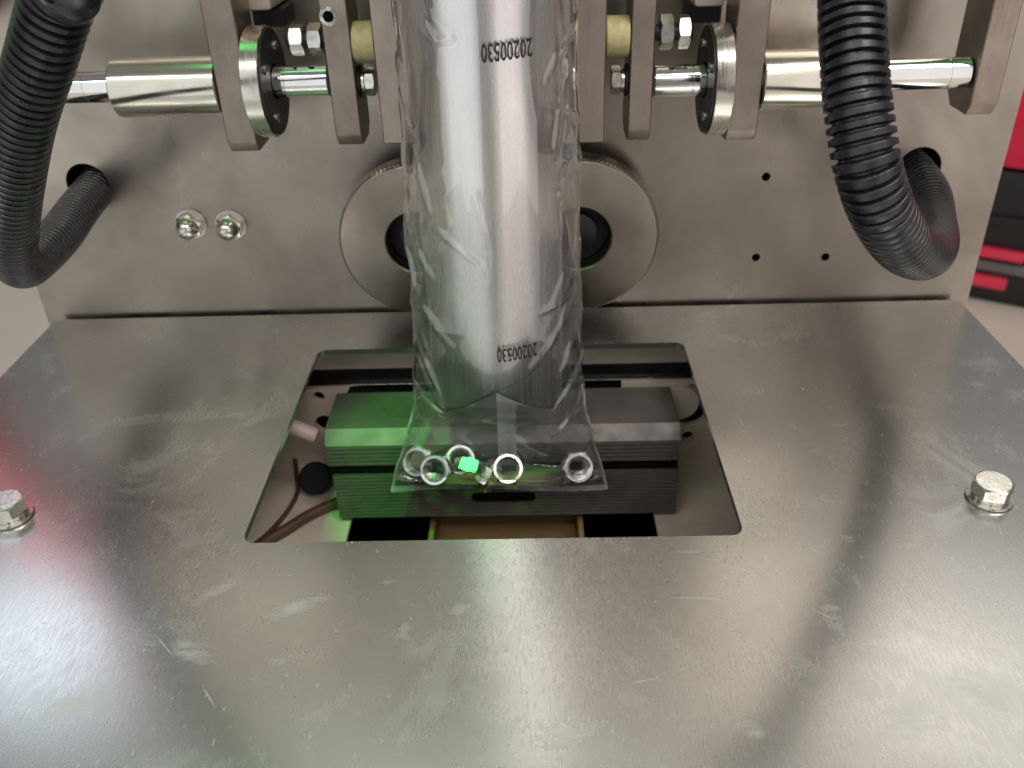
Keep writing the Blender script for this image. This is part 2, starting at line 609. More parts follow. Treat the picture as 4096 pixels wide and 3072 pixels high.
panel_outer = [(-.2615, -.35), (.2615, -.35), (.2615, .40), (-.2615, .40)]
holes = [circle(-.2157, .0775, .0112), circle(.2186, .0745, .0112), circle(.1403, .0721, .0023, 16), circle(.1402, .0268, .0023, 16), circle(.178, .0261, .0023, 16)]
panel = thing('back_panel', (0, 0, 0), 'upright brushed steel back panel with drilled holes behind the clear film tube', 'panel')
obj('panel_sheet', sheet(panel_outer, holes, 0, .003, 'Y'), M['panel'], panel)
obj('hole_darkener', newbox(-.255, .255, .02, .22, -.60, .39, bev=0), M['shade_black'], panel)  # unseen black box added to darken the panel holes

# base cabinet below the plate: black lining paints the shade round the jaws
base = thing('base_cabinet', (0, -.2, -.70), 'dark machine base cabinet seen through the plate opening', 'cabinet')
def cab(name, bm, mat=M['shade_black'], label=None):
    o = obj(name, bm, mat, base, label=label)
    o.location = (0, .2, .70)
    return o
cab('side_wall', newbox(-.254, -.250, -.395, -.004, -.70, -.004, bev=0), M['cabinet'])
cab('side_wall', newbox(.250, .254, -.395, -.004, -.70, -.004, bev=0), M['cabinet'])
cab('front_wall', newbox(-.249, .249, -.395, -.391, -.70, -.004, bev=0), M['cabinet'])
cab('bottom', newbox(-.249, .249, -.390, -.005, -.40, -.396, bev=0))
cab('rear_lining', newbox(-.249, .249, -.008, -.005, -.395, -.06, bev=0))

# ------------------------------------------------------------------ things below the opening
rear_bar = tag(obj('rear_crossbar', newbox(-.16, .16, -.022, -.009, -.0262, -.006, bev=.0006), M['inner_plate']),
               'bare steel crossbar along the far edge of the plate opening', 'crossbar')
gb = thing('guide_rail', (0, -.02, -.045), 'black guide rail below the steel crossbar behind the sealing jaw', 'rail')
obj('rail_body', newbox(-.16, .16, -.001, .010, -.006, .0185, bev=.0006), M['black'], gb)
obj('edge_strip', newbox(-.16, .16, -.0035, -.0012, .0085, .0097, bev=.0002), M['bolt'], gb)

# sealing jaw with a toothed face split by the knife gap
jaw = thing('sealing_jaw', (0, -.045, -.0815), 'grey aluminium sealing jaw with fine horizontal grooves behind the bag of nuts', 'jaw')
jo = Vector((0, -.045, -.0815))
def toothed(y_face, z0, z1, y_back, pitch=.0021, depth=.0012):
    pts = [(y_back, z0), (y_face, z0)]
    n = max(1, int((z1 - z0) / pitch))
    for i in range(n):
        z = z0 + (z1 - z0) * i / n
        dz = (z1 - z0) / n
        pts += [(y_face, z + dz * .55), (y_face + depth, z + dz * .72), (y_face + depth, z + dz * .88)]
        if i < n - 1:
            pts.append((y_face, z + dz))
    pts += [(y_face, z1), (y_back, z1)]
    return pts
def jpart(name, bm, mat=M['jaw'], x=None):
    o = obj(name, bm, mat, jaw, 25)
    o.location = -jo
    return o
up = toothed(-.085, -.0466, -.0343, -.0452)[:-1] + [(-.0795, -.0272), (-.0452, -.0272)]
jpart('upper_jaw_half', prism(up, -.0895, .0905, 'X'))
jpart('knife_gap_shade', newbox(-.0893, .0903, -.0838, -.047, -.0527, -.0467, bev=0), M['shade_black'])  # solid black box paints the shade inside the gap
low = prism(toothed(-.0848, -.0815, -.0529, -.0452), -.0880, .0910, 'X')
jpart('lower_jaw_half', low)
jpart('slot_shade', prism(rrect(-.0163, .0170, -.0712, -.0658, .0024), -.0856, -.0830, 'Y'), M['shade_black'])  # black slab on the jaw face paints the slot's shade

# side plates and base sheets
sp = thing('side_plate', (.116, -.032, -.06), 'beige steel side plate with round holes at the sunny end of the jaw', 'plate', 'plates beside the jaw')
sp['label'] = 'beige drilled plate beside the jaw, on the red toolbox side'
obj('plate_body', sheet([(-.024, -.03), (.08, -.03), (.08, .027), (-.050, .027), (-.050, .022), (-.024, .022)],
                        [circle(-.0125, .0238 - .001, .0036, 20), circle(-.0105, .0085, .0095, 28), circle(-.011, -.0095, .0035, 20)], 0, .004, 'Y'), M['inner_plate'], sp)
obj('hole_backing', newbox(-.022, .078, .0045, .006, -.028, .025, bev=0), M['shade_black'], sp)
obj('shaft_boss', lathe([(.0105, -.004), (.0105, .004)], 28, 'Y'), M['inner_plate'], sp).location = (-.018, -.001, .0165)
sp2 = thing('side_plate', (-.116, -.032, -.06), 'brown drilled plate beside the green lit end of the jaw', 'plate', 'plates beside the jaw')
obj('plate_body', sheet([(.020, -.03), (-.08, -.03), (-.08, .027), (.030, .027), (.020, .010)],
                        [circle(.0125, .0225, .0033, 20), circle(.0215 - .008, .004, .0058, 24)], 0, .004, 'Y'), M['inner_plate'], sp2)
obj('hole_backing', newbox(-.078, .018, .0045, .006, -.028, .025, bev=0), M['shade_black'], sp2)

def base_sheet(name, x0, x1, y0, y1, z, label):
    return tag(obj(name, newbox(x0, x1, y0, y1, z - .003, z, bev=.0004), M['inner_plate']), label, 'plate', 'base sheets under the jaw')
base_sheet('base_sheet', .0805, .22, -.19, -.012, -.085, 'pale steel sheet under the opening below the drilled beige plate')
base_sheet('base_sheet', -.22, -.0830, -.19, -.012, -.085, 'pinkish steel sheet under the opening crossed by brown wires')

bump_ = lathe([(.0, -.004), (.0085, -.004), (.0092, -.003), (.0092, .0035), (.0080, .0045), (0, .0045)], 32, 'Z')
o = tag(obj('rubber_bumper', bump_, M['rubber']), 'round black rubber bumper at the green lit end of the jaw', 'bumper')
o.location = (-.1055, -.0560, -.0765)
o.rotation_euler = (R(48), 0, R(-6))

rodp = lathe([(0, -.03), (.0041, -.03), (.0043, .0125), (.0036, .0140), (0, .0140)], 24, 'X')
o = tag(obj('ceramic_rod', rodp, M['pink_rod']), 'short pale pink rod pointing at the end of the jaw', 'rod')
o.location = (-.1105, -.066, -.0345)
o.rotation_euler = (0, R(22), R(-8))

w1 = sweep([(-.129, -.016, -.060), (-.125, -.028, -.079), (-.1200, -.0451, -.0825), (-.1164, -.0605, -.0825), (-.1184, -.0772, -.0825), (-.1245, -.0949, -.0825), (-.1330, -.110, -.0825), (-.15, -.15, -.0825)],
           lambda s: .0013, .002, 12)
tag(obj('thin_wire', w1, M['brown_wire']), 'thin brown wire curving down past the rubber bumper', 'wire')
w2 = sweep([(-.075, -.060, -.082), (-.0946, -.0735, -.0812), (-.106, -.0829, -.0812), (-.1147, -.0931, -.0812), (-.1228, -.1019, -.0812), (-.14, -.125, -.0812)],
           lambda s: .0030, .002, 16)
tag(obj('cable_sleeve', w2, M['brown_wire']), 'thicker brown cable sleeve running from under the jaw across the sheet', 'cable')
tip = sweep([(-.104, -.196, -.018), (-.097, -.1895, -.0105), (-.0915, -.187, -.0115)], lambda s: .0026, .001, 16)
tag(obj('copper_tip', tip, M['pink_rod']), 'pinkish cable tip peeking at the near corner of the opening', 'cable tip')

# yellow discharge chute
ch = thing('discharge_chute', (0, -.09, -.20), 'yellow plastic discharge chute below the middle of the jaw', 'chute')
obj('back_wall', prism([(-.0395, -.04), (.0415, -.04), (.0405, .122), (-.0385, .122)], .030, .033, 'Y'), M['yellow_chute'], ch)
obj('side_wall', newbox(-.0415, -.0387, -.012, .0298, -.04, .106, bev=.0005), M['yellow_chute'], ch)
obj('side_wall', newbox(.0395, .0423, -.055, .0298, -.04, .112, bev=.0005), M['yellow_chute'], ch)
obj('front_ledge', newbox(-.0385, .0393, -.035, .0298, .090, .093, bev=.0005), M['yellow_chute'], ch)

# ------------------------------------------------------------------ hex bolts on the work plate
def plate_bolt(loc, label, rz):
    t_ = thing('hex_bolt', loc, label, 'bolt', 'hex bolts in the work plate', (0, 0, rz))
    obj('washer', lathe([(.0043, 0.0002), (.0086, .0002), (.0088, .0006), (.0086, .0014), (.0043, .0014)], 40, 'Z', True), M['bolt'], t_)
    obj('spring_washer', lathe([(.0043, .0015), (.0068, .0015), (.0068, .0030), (.0043, .0030)], 32, 'Z', True), M['bolt'], t_)
    h = obj('bolt_head', hex_nut(.013, .0055, 0), M['bolt'], t_, 20)
    h.location = (0, 0, .0031)
    h.rotation_euler = (R(2), R(-3), 0)
    return t_
plate_bolt((.1945, -.1765, 0), 'shiny hex bolt with washer on the plate near the red toolbox', R(14))
plate_bolt((-.1935, -.1775, 0), 'hex bolt with washer on the plate in the red reflection', R(38))

# cap nuts on the back panel
def cap_nut(loc, label):
    t_ = thing('cap_nut', loc, label, 'cap nut', 'cap nuts on the back panel')
    obj('washer', lathe([(.001, -.0002), (.0082, -.0002), (.0082, -.0014), (.001, -.0014)], 36, 'Y'), M['bolt'], t_)
    hx = obj('hex_base', hex_nut(.0125, .0055, 0), M['bolt'], t_, 20)
    hx.rotation_euler = (R(90), R(12), 0)
    hx.location = (0, -.0014, 0)
    prof = [(.0060, -.0066)] + [(.0060 * math.cos(a), -.0072 - .0062 * math.sin(a)) for a in [i * PI / 2 / 10 for i in range(10)]] + [(0.0, -.0134)]
    obj('dome', lathe(prof, 36, 'Y'), M['bolt'], t_)
    return t_
cap_nut((-.1655, 0, .0545), 'domed cap nut on the back panel closer to the hose hole')
cap_nut((-.1440, 0, .0535), 'domed cap nut on the back panel closer to the knurled wheel')

# ------------------------------------------------------------------ knurled pulling wheels
def wheel(cx, cz, label):
    t_ = thing('knurled_wheel', (cx, 0, cz), label, 'wheel', 'knurled film wheels')
    Ro, Ri = .0405, .0165
    prof = [(Ri, -.0145), (Ri, -.0292), (Ri + .0006, -.0300), (Ro - .0012, -.0300), (Ro - .0006, -.0296), (Ro - .0006, -.0155), (Ro - .002, -.0145)]
    obj('disc', lathe(prof, 96, 'Y', True), M['wheel'], t_, 25)
    # knurled band of small teeth round the rim
    bm = bmesh.new()
    n, rows = 220, 9
    rings = []
    for j in range(rows):
        y = -.0294 + .0136 * j / (rows - 1)
        ring = []
        for i in range(n):
            a = 2 * PI * i / n
            up_ = .00045 if (i + j) % 2 == 0 else -.00035
            if j in (0, rows - 1):
                up_ = -.0004
            r_ = Ro + up_
            ring.append(bm.verts.new((r_ * math.cos(a), y, r_ * math.sin(a))))
        rings.append(ring)
    for a, b in zip(rings, rings[1:]):
        for i in range(n):
            q = (i + 1) % n
            bm.faces.new((a[i], a[q], b[q], b[i]))
    obj('knurled_rim', bm, M['flange'], t_, 5)
    obj('hub', lathe([(.0, -.0235), (.0090, -.0235), (.0105, -.0225), (.0105, -.001), (0, -.001)], 40, 'Y'), M['black'], t_)
    obj('bearing_seal', lathe([(.0106, -.0180), (.0160, -.0180), (.0160, -.0160), (.0106, -.0160)], 40, 'Y', True), M['rubber'], t_)
    return t_
wheel(-.0400, .0523, 'knurled steel film wheel behind the tube beside the cap nuts')
wheel(.0414, .0523, 'knurled steel film wheel behind the tube beside the drilled holes')

# ------------------------------------------------------------------ upright bars, rods, sleeves, flanges
ZL, ZR, YR = .1382, .1338, -.0515
def bar_outline(y0, y1, zb, zt, c):
    return [(y0, zt), (y0, zb + c * .9), (y0 + c * .55, zb), (y1 - c, zb), (y1, zb + c), (y1, zt)]
def upright(name, x0, x1, zb, label, hole=None, c=.0055, y0=-.0600, y1=-.0355):
    t_ = thing(name, ((x0 + x1) / 2, (y0 + y1) / 2, zb), label, 'bar', 'upright steel bars')
    ox, oy = (x0 + x1) / 2, (y0 + y1) / 2
    pts = [(a - oy, b - zb) for a, b in bar_outline(y0, y1, zb, .245, c)]
    obj('bar_body', prism(pts, x0 - ox, x1 - ox, 'X', .0005), M['bar'], t_, 25)
    if hole:
        hx, hz, hr = hole
        rim = obj('threaded_hole', lathe([(hr * .75, -.0005), (hr * 1.25, -.0002), (hr * 1.2, .0004), (hr * .85, .0001)], 32, 'Y', True), M['bolt'], t_)
        rim.location = (hx - ox, y0 - oy, hz - zb)
        bore_shade = obj('bore_shade', lathe([(0, -.00025), (hr * .8, -.00025), (hr * .8, .002), (0, .002)], 28, 'Y'), M['shade_black'], t_)  # black plug paints the shade inside the hole
        bore_shade.location = (hx - ox, y0 - oy, hz - zb)
    return t_
upright('upright_bar', -.1168, -.1036, .1095, 'thick upright bar between the wide nickel sleeve and a flange, green reflections beside it')
upright('upright_bar', -.0680, -.0565, .1112, 'upright bar with a threaded hole, beside the greenish nylon spacer', (-.0645, .1655, .0030))
upright('upright_bar', .0608, .0708, .1098, 'upright bar between the yellow nylon spacer and two hex nuts')
upright('upright_bar', .1042, .1174, .1085, 'thick upright bar just in front of the corrugated hose by the toolbox side')
upright('upright_bar', .2078, .2196, .1170, 'upright end bar near the panel edge holding the outer rod end')

def clamp(x0, x1, zb, label):
    return tag(obj('clamp_plate', newbox(x0, x1, -.0640, -.050, zb, .245, bev=.0004), M['spacer_plate']), label, 'clamp plate', 'clamp plates behind the film')
clamp(-.0465, -.022, .1132, 'flat clamp plate half hidden by the film, next to the greenish spacer')
clamp(.024, .0500, .1112, 'flat clamp plate half hidden by the film, next to the yellow spacer')

def rod_x(name, x0, x1, r, y, z, mat, label, cat, group=None, ch_=.0006, grooves=()):
    prof = [(0, 0), (r - ch_, 0), (r, ch_)]
    for g in grooves:
        prof += [(r, g - x0 - .0003), (r - .0004, g - x0 - .0001), (r - .0004, g - x0 + .0002), (r, g - x0 + .0004)]
    prof += [(r, x1 - x0 - ch_), (r - ch_, x1 - x0), (0, x1 - x0)]
    o_ = tag(obj(name, lathe(prof, 56, 'X'), mat, None, 20), label, cat, group)
    o_.location = (x0, y, z)
    return o_
rod_x('guide_rod', -.2195, -.0690, .0067, YR, ZL, M['chrome'], 'chrome guide rod running out from behind the hose into the nickel sleeve', 'rod', 'guide rods', grooves=(-.176, -.088))
rod_x('guide_rod', .0718, .2072, .0066, YR, ZR, M['chrome'], 'chrome guide rod reaching the upright end bar by the panel edge', 'rod', 'guide rods', grooves=(.0885, .198))
def sleeve(x0, x1, z, label):
    o_ = tag(obj('bearing_sleeve', lathe([(.0069, 0), (.0120, 0), (.0124, .0005), (.0124, x1 - x0), (.0069, x1 - x0)], 64, 'X', True), M['nickel'], None, 20), label, 'sleeve', 'bearing sleeves')
    o_.location = (x0, YR, z)
sleeve(-.1630, -.1170, ZL - .0008, 'wide nickel bearing sleeve on the green tinted guide rod')
sleeve(.1178, .1640, ZR - .0008, 'wide nickel bearing sleeve partly hidden behind the corrugated hose')

def flange(x0, x1, z, label, s):
    t_ = thing('round_flange', ((x0 + x1) / 2, YR, z), label, 'flange', 'round flanges')
    h = (x1 - x0) / 2
    obj('rim_ring', lathe([(.0075, -h), (.0228, -h), (.0232, -h + .0004), (.0232, h - .0004), (.0228, h), (.0075, h)], 72, 'X', True), M['flange'], t_, 20)
    obj('dark_face', lathe([(.0078, s * (h + .0002)), (.0222, s * (h + .0002)), (.0222, s * (h + .0008)), (.0078, s * (h + .0008))], 64, 'X', True), M['black'], t_)
    for k in range(4):
        a = PI / 4 + k * PI / 2 + .25
        b = obj('socket_screw', lathe([(.0012, 0), (.0012, .0012), (.0019, .0012), (.0021, .0010), (.0021, 0)], 20, 'X'), M['bolt'], t_)
        b.location = (s * (h + .0006), .0158 * math.cos(a), .0158 * math.sin(a))
        b.scale = (s, 1, 1)
flange(-.1020, -.0940, ZL, 'round steel flange with green glints beside the thick bar', 1)
flange(.0950, .1030, ZR, 'round steel flange beside the thick bar in front of the corrugated hose', -1)

def hexx(name, x0, h, af, y, z, rot, label, cat, group, hole=.0042, stud=None):
    t_ = thing(name, (x0, y, z), label, cat, group)
    b = obj('nut_body', hex_nut(af, h, 0), M['bolt'], t_, 20)
    b.rotation_euler = (0, R(90), 0)
    b.delta_rotation_euler = (rot, 0, 0)
    return t_
G = 'hex nuts on the clamp studs'
hexx('hex_nut', -.0840, .0058, .0115, -.0490, .1548, .1, 'outer hex nut of the pair facing the green glinting flange', 'nut', G)
hexx('hex_nut', -.0762, .0058, .0115, -.0490, .1548, .35, 'inner hex nut of the pair against the bar with the threaded hole', 'nut', G)
hexx('hex_nut', .0738, .0056, .0125, -.0490, .1535, .45, 'inner hex nut of the pair against the bar by the yellow spacer', 'nut', G)
hexx('hex_nut', .0815, .0050, .0125, -.0490, .1535, .05, 'outer hex nut of the pair facing the plain steel flange', 'nut', G)
rod_x('threaded_stud', -.0860, -.0690, .0034, -.0490, .1548, M['black'], 'dark threaded stud through the nuts beside the green flange', 'stud', 'threaded studs')
rod_x('threaded_stud', .0715, .0880, .0034, -.0490, .1535, M['black'], 'dark threaded stud through the nuts beside the plain flange', 'stud', 'threaded studs')

def spacer(x0, x1, z, label):
    o_ = tag(obj('nylon_spacer', lathe([(0, 0), (.0080, 0), (.0085, .0006), (.0085, x1 - x0 - .0003), (0, x1 - x0)], 48, 'X'), M['yellow_nylon'], None, 20), label, 'spacer', 'nylon spacers')
    o_.location = (x0, -.0530, z)
spacer(-.0562, -.0468, .1538, 'greenish yellow nylon spacer between bar and clamp plate')
spacer(.0503, .0606, .1530, 'dull yellow nylon spacer between clamp plate and bar')

def rod_bolt(x, z, s, label):
    t_ = thing('hex_bolt', (x, YR, z), label, 'bolt', 'hex bolts on the rod ends')
    def q(name, x0, x1, r, mat):
        p = obj(name, lathe([(.0, x0), (r - .0003, x0), (r, x0 + .0003), (r, x1 - .0003), (r - .0003, x1), (0, x1)], 36, 'X'), mat, t_)
        p.scale = (s, 1, 1)
    q('washer', .0, .0012, .0068, M['black'])
    q('spring_washer', .0013, .0028, .0054, M['bolt'])
    b = obj('bolt_head', hex_nut(.0105, .0042, 0), M['bolt'], t_, 20)
    b.rotation_euler = (0, R(90) * s, 0)
    b.delta_rotation_euler = (.3, 0, 0)
    b.location = (.0029 * s, 0, 0)
rod_bolt(-.0563, ZL - .001, 1, 'hex bolt with a green head under the greenish spacer')
rod_bolt(.0606, ZR + .001, -1, 'hex bolt with dark washer under the yellow spacer')

def block(x0, x1, zb, label):
    t_ = thing('mounting_block', ((x0 + x1) / 2, -.02, zb), label, 'block', 'mounting blocks')
    w = (x1 - x0) / 2
    obj('block_body', newbox(-w, w, -.014, .0198, 0, .08, bev=.002, seg=2), M['inner_plate'], t_)
    obj('block_foot', newbox(-w * .9, w * 1.25, .0, .0197, -.009, -.0004, bev=.0008), M['black'], t_)
block(-.1085, -.0945, .1645, 'small mounting block at the top beside the thick bar and green flange')
block(.0905, .1040, .1605, 'small mounting block at the top above the plain flange')

# ------------------------------------------------------------------ corrugated hoses
def hose(path, label, r=.0098, pitch=.0034):
    def rad_(s):
        u = (s / pitch) % 1.0
        # squared-off ribs with narrow grooves
        k = .5 - .5 * math.cos(2 * PI * u)
        k = min(1.0, max(0.0, (k - .10) / .30))
        k = k * k * (3 - 2 * k)
        return r - .0019 + .0019 * k
    return tag(obj('corrugated_hose', sweep(path, rad_, pitch / 12, 36), M['hose'], None, 60), label, 'hose', 'black corrugated hoses')
hose([(-.0952, -.1904, .225), (-.1074, -.1871, .1979), (-.1137, -.1842, .1908), (-.1248, -.1788, .1768), (-.1426, -.1681, .1554), (-.1598, -.1546, .1325), (-.1777, -.1376, .1084), (-.1947, -.1163, .0857), (-.2030, -.0954, .0737), (-.2075, -.0570, .0710), (-.2120, -.0250, .0720), (-.2150, .0050, .0735), (-.2165, .018, .0745)],
     'black corrugated hose looping into the panel hole beside the cap nuts')
hose([(.116, -.142, .2327), (.1149, -.1541, .2063), (.1142, -.164, .1832), (.1144, -.1761, .1643), (.116, -.1838, .1502), (.1196, -.1882, .1366), (.128, -.1843, .1218), (.1441, -.1678, .104), (.1687, -.1324, .0846), (.1919, -.090, .0715), (.2085, -.050, .0655), (.2170, -.0220, .0680), (.2186, .0020, .0710), (.2186, .018, .0725)],
     'black corrugated hose bending into the panel hole next to the red toolbox')

# ------------------------------------------------------------------ filling tube
TX, TY, TR = .0012, -.105, .0292
def notch(a):
    return .0277 - .0205 * abs(math.cos(a)) ** 1.05
def tube_mesh():
    bm = bmesh.new()
    seg = 128
    zs = [None, .05, .08, .12, .16, .20, .245]
    out, inn = [], []
    for lst, r in ((out, TR), (inn, TR - .0012)):
        for z in zs:
            ring = []
            for i in range(seg):
                a = 2 * PI * i / seg
                zz = notch(a) if z is None else z
                ring.append(bm.verts.new((r * math.cos(a), r * math.sin(a), zz)))
            lst.append(ring)
    def strip(a, b):
        for i in range(seg):
            q = (i + 1) % seg
            bm.faces.new((a[i], a[q], b[q], b[i]))
    for a, b in zip(out, out[1:]):
        strip(a, b)
    for a, b in zip(inn, inn[1:]):
        strip(b, a)
    strip(out[0], inn[0])
    strip(out[-1], inn[-1])
    return bm
tube = thing('filling_tube', (TX, TY, 0), 'polished steel filling tube inside the clear film', 'tube')
obj('tube_body', tube_mesh(), M['tube'], tube, 30)
edge = [(TR * math.cos(a) * .998, TR * math.sin(a) * .998, notch(a)) for a in [2 * PI * i / 96 for i in range(97)]]
obj('cut_edge_shade', sweep(edge, lambda s_: .00055, .0012, 8), M['black'], tube)  # black bead paints the dark reflection along the rim
seam = [((TR + .0001) * math.cos(a), (TR + .0001) * math.sin(a), .0280 + .020 * k ** 1.3) for k, a in [(i / 20, -PI / 2 + (i / 20) * 1.35) for i in range(21)]]
obj('slanted_line', sweep(seam, lambda s_: .00022, .0012, 8), M['black'], tube)  # thin dark line on the tube, rising beside the notch
tab = obj('clear_tab', prism(rrect(-.0175, .0115, -.004, .040, .003), .0268, .0275, 'Y'), M['tab'], tube)

# ------------------------------------------------------------------ film tube and bag
def lerp_table(tb, z):
    if z >= tb[0][0]:
        return tb[0][1]
    for (z0, a0), (z1, a1) in zip(tb, tb[1:]):
        if z >= z1:
            u = (z0 - z) / (z0 - z1)
            u = u * u * (3 - 2 * u) * .5 + u * .5
            return a0 + (a1 - a0) * u
    return tb[-1][1]
A_T = [(.26, .0334), (.17, .0338), (.10, .0350), (.05, .0368), (.02, .0378), (.004, .0392), (-.020, .0455), (-.040, .0515), (-.0485, .0535)]
CX_T = [(.26, .0029), (.10, .0022), (.02, .0014), (-.0485, -.0010)]
PER = .2146
def semi_b(a):
    lo, hi = 0.0, .06
    for _ in range(30):
        b = (lo + hi) / 2
        p = PI * (3 * (a + b) - math.sqrt((3 * a + b) * (a + 3 * b)))
        if p > PER:
            hi = b
        else:
            lo = b
    return (lo + hi) / 2
Z_TOP, Z_BOT = .235, -.0485
def section(z):
    a = lerp_table(A_T, z)
    b = semi_b(a)
    k = min(1, max(0, (-.040 - z) / .0045))
    b = b * (1 - k) + .0005 * k
    cyu = min(1, max(0, (.03 - z) / .07))
    cyu = cyu * cyu * (3 - 2 * cyu)
    cy = (TY - TR - .0006 + b) * (1 - cyu) + (-.1035) * cyu
    return a, b, lerp_table(CX_T, z), cy
CREASES = [(-.0029, .1141, .0006, .0904), (.0006, .0904, -.0006, .0784), (-.0192, .0986, -.0011, .0839), (-.0275, .0636, -.0231, .0581), (-.0231, .0581, -.0165, .0474),
           (-.032, .0338, -.0222, .017), (.025, -.0001, .0349, .0059), (.0349, .0059, .0409, .0179), (.0292, .0525, .0363, .0734), (.0349, .1299, .0292, .1086),
           (.0292, .1086, .0335, .0816), (.0344, .0816, .026, .0633), (-.0298, .0912, -.0226, .077), (-.0324, .0668, -.0274, .0405), (-.032, .0451, -.022, .0194),
           (.0169, .0372, .0307, .0546), (.0193, .0613, .0345, .0652), (-.0249, .1263, -.0214, .1044), (-.0299, .1102, -.0259, .0831), (.0298, .1643, .024, .1519),
           (-.0166, .1763, -.0075, .1685), (-.0075, .1685, -.0149, .1671), (-.0183, .1748, -.014, .1674), (.0246, .011, .0397, .0297), (-.0362, .0197, -.0225, .0121),
           (.030, .150, .027, .125), (-.030, .160, -.026, .138), (.036, .050, .030, .030), (-.033, .090, -.029, .070)]
def crease_h(x, z):
    h = 0.0
    for i, (x0, z0, x1, z1) in enumerate(CREASES):
        dx, dz = x1 - x0, z1 - z0
        L2 = dx * dx + dz * dz
        u = ((x - x0) * dx + (z - z0) * dz) / L2
        if u < -.1 or u > 1.1:
            continue
        d = abs((x - x0) * dz - (z - z0) * dx) / math.sqrt(L2)
        if d > .005:
            continue
        uu = max(0, min(1, u))
        w = .0013
        tp = math.sin(PI * min(1, max(0, (u + .1) / 1.2))) ** .7
        big = 1.6 if abs(x) > .02 else 1.1
        h += big * .0007 * tp * math.exp(-(d / w) ** 2)
    return h
def smooth(a, b, x):
    t_ = max(0, min(1, (x - a) / (b - a)))
    return t_ * t_ * (3 - 2 * t_)
def ridged(p):
    n = noise.noise(p)
    return (1 - min(1, abs(n) * 1.6)) ** 5
def film_point(th, z):
    a, b, cx, cy = section(z)
    c, s = math.cos(th), math.sin(th)
    x, y = cx + a * c, cy + b * s
    # outward normal of the section
    nx, ny = c * max(b, .002), s * a
    l = math.hypot(nx, ny)
    nx, ny = nx / l, ny / l
    side = abs(c) ** 1.6
    low = smooth(.16, .03, z)
    fade = smooth(-.0485, -.030, z)
    arc = th * .034
    q = noise.noise(Vector((arc * 18, z * 14, 3.1)))
    r1 = ridged(Vector((arc * 24 + 1.3 * q + z * 22, z * 9 + q, 0.3)))
    r2 = ridged(Vector((arc * 38 - z * 30 + q, z * 13 + 1.4 * q, 9.7)))
    soft = noise.noise(Vector((arc * 20, z * 11, 5.5)))
    bag = smooth(.022, .002, z)
    vary = .35 + 1.3 * smooth(-.35, .45, noise.noise(Vector((arc * 12, z * 17, 21.0))))
    amp = vary * (.0021 * side * (.45 + .55 * low) + .00008) * (1 - bag) + bag * (.0009 * side + .0003)
    d = fade * (amp * (r1 * .75 + r2 * .35 - .28) + (.0016 * side + .0001) * soft * (1 - .4 * bag))
    if s < 0:
        d += crease_h(x, z) * fade
        d = max(d, -.0002 if abs(x - TX) < .02 and z > .02 else -.003)
    return x + nx * d, y + ny * d
def film_mesh():
    bm = bmesh.new()
    NS, NZ = 400, 470
    rings = []
    for j in range(NZ + 1):
        z = Z_TOP + (Z_BOT - Z_TOP) * j / NZ
        ring = []
        for i in range(NS):
            th = 2 * PI * i / NS
            x, y = film_point(th, z)
            # the bottom edge sags a little between its corners
            zz = z
            if z < -.02:
                zz += smooth(-.02, -.0485, z) * .0016 * math.sin((x + .05) * 55)
            ring.append(bm.verts.new((x, y, zz)))
        rings.append(ring)
    for a, b in zip(rings, rings[1:]):
        for i in range(NS):
            q = (i + 1) % NS
            bm.faces.new((a[i], a[q], b[q], b[i]))
    return bm
bag = thing('film_bag', (0, 0, 0), 'clear plastic film tube with date stamps, sealed at the bottom as a bag of nuts', 'plastic bag')
obj('film', film_mesh(), M['film'], bag, 180)

for sgn in (-1, 1):
    pts = []
    for i in range(26):
        z = .012 + (-.0485 - .012) * i / 25
        a, b, cx, cy = section(z)
        sag = smooth(-.02, -.0485, z) * .0016 * math.sin((cx + sgn * a + .05) * 55)
        pts.append((cx + sgn * (a - .0002) + sgn * .0006 * noise.noise(Vector((z * 90, sgn, 0))), cy, z + sag))
    obj('side_fold', sweep(pts, lambda s_: .00075, .0012, 10), M['seal'], bag)

# ribbed back seam lying on the rear film of the bag
bm = bmesh.new()
ncol = 22
zl = [.060 - .100 * j / 50 for j in range(51)]
rows_ = []
for z in zl:
    a, b, cx, cy = section(z)
    row = []
    for i in range(ncol + 1):
        x = .0034 - .0046 + .0092 * i / ncol
        k = max(0, 1 - ((x - cx) / a) ** 2)
        y = cy + b * math.sqrt(k) - .0009 - (.00025 if i % 2 else 0)
        row.append(bm.verts.new((x, y, z)))
    rows_.append(row)
for a, b in zip(rows_, rows_[1:]):
    for i in range(ncol):
        bm.faces.new((a[i], a[i + 1], b[i + 1], b[i]))
obj('back_seam', bm, M['seam'], bag, 15)
# bottom seal band
bm = bmesh.new()
rows_ = []
for j in range(5):
    z = -.0452 - .0034 * j / 4
    a, b, cx, cy = section(-.0485)
    row = []
    for i in range(61):
        x = cx - a * .995 + 2 * a * .995 * i / 60
        row.append(bm.verts.new((x, cy - .0010 + .0002 * math.sin(i * 1.7), z + .0016 * math.sin((x + .05) * 55))))
    rows_.append(row)
for a, b in zip(rows_, rows_[1:]):
    for i in range(60):
        bm.faces.new((a[i], a[i + 1], b[i + 1], b[i]))
obj('bottom_seal', bm, M['seal'], bag, 60)

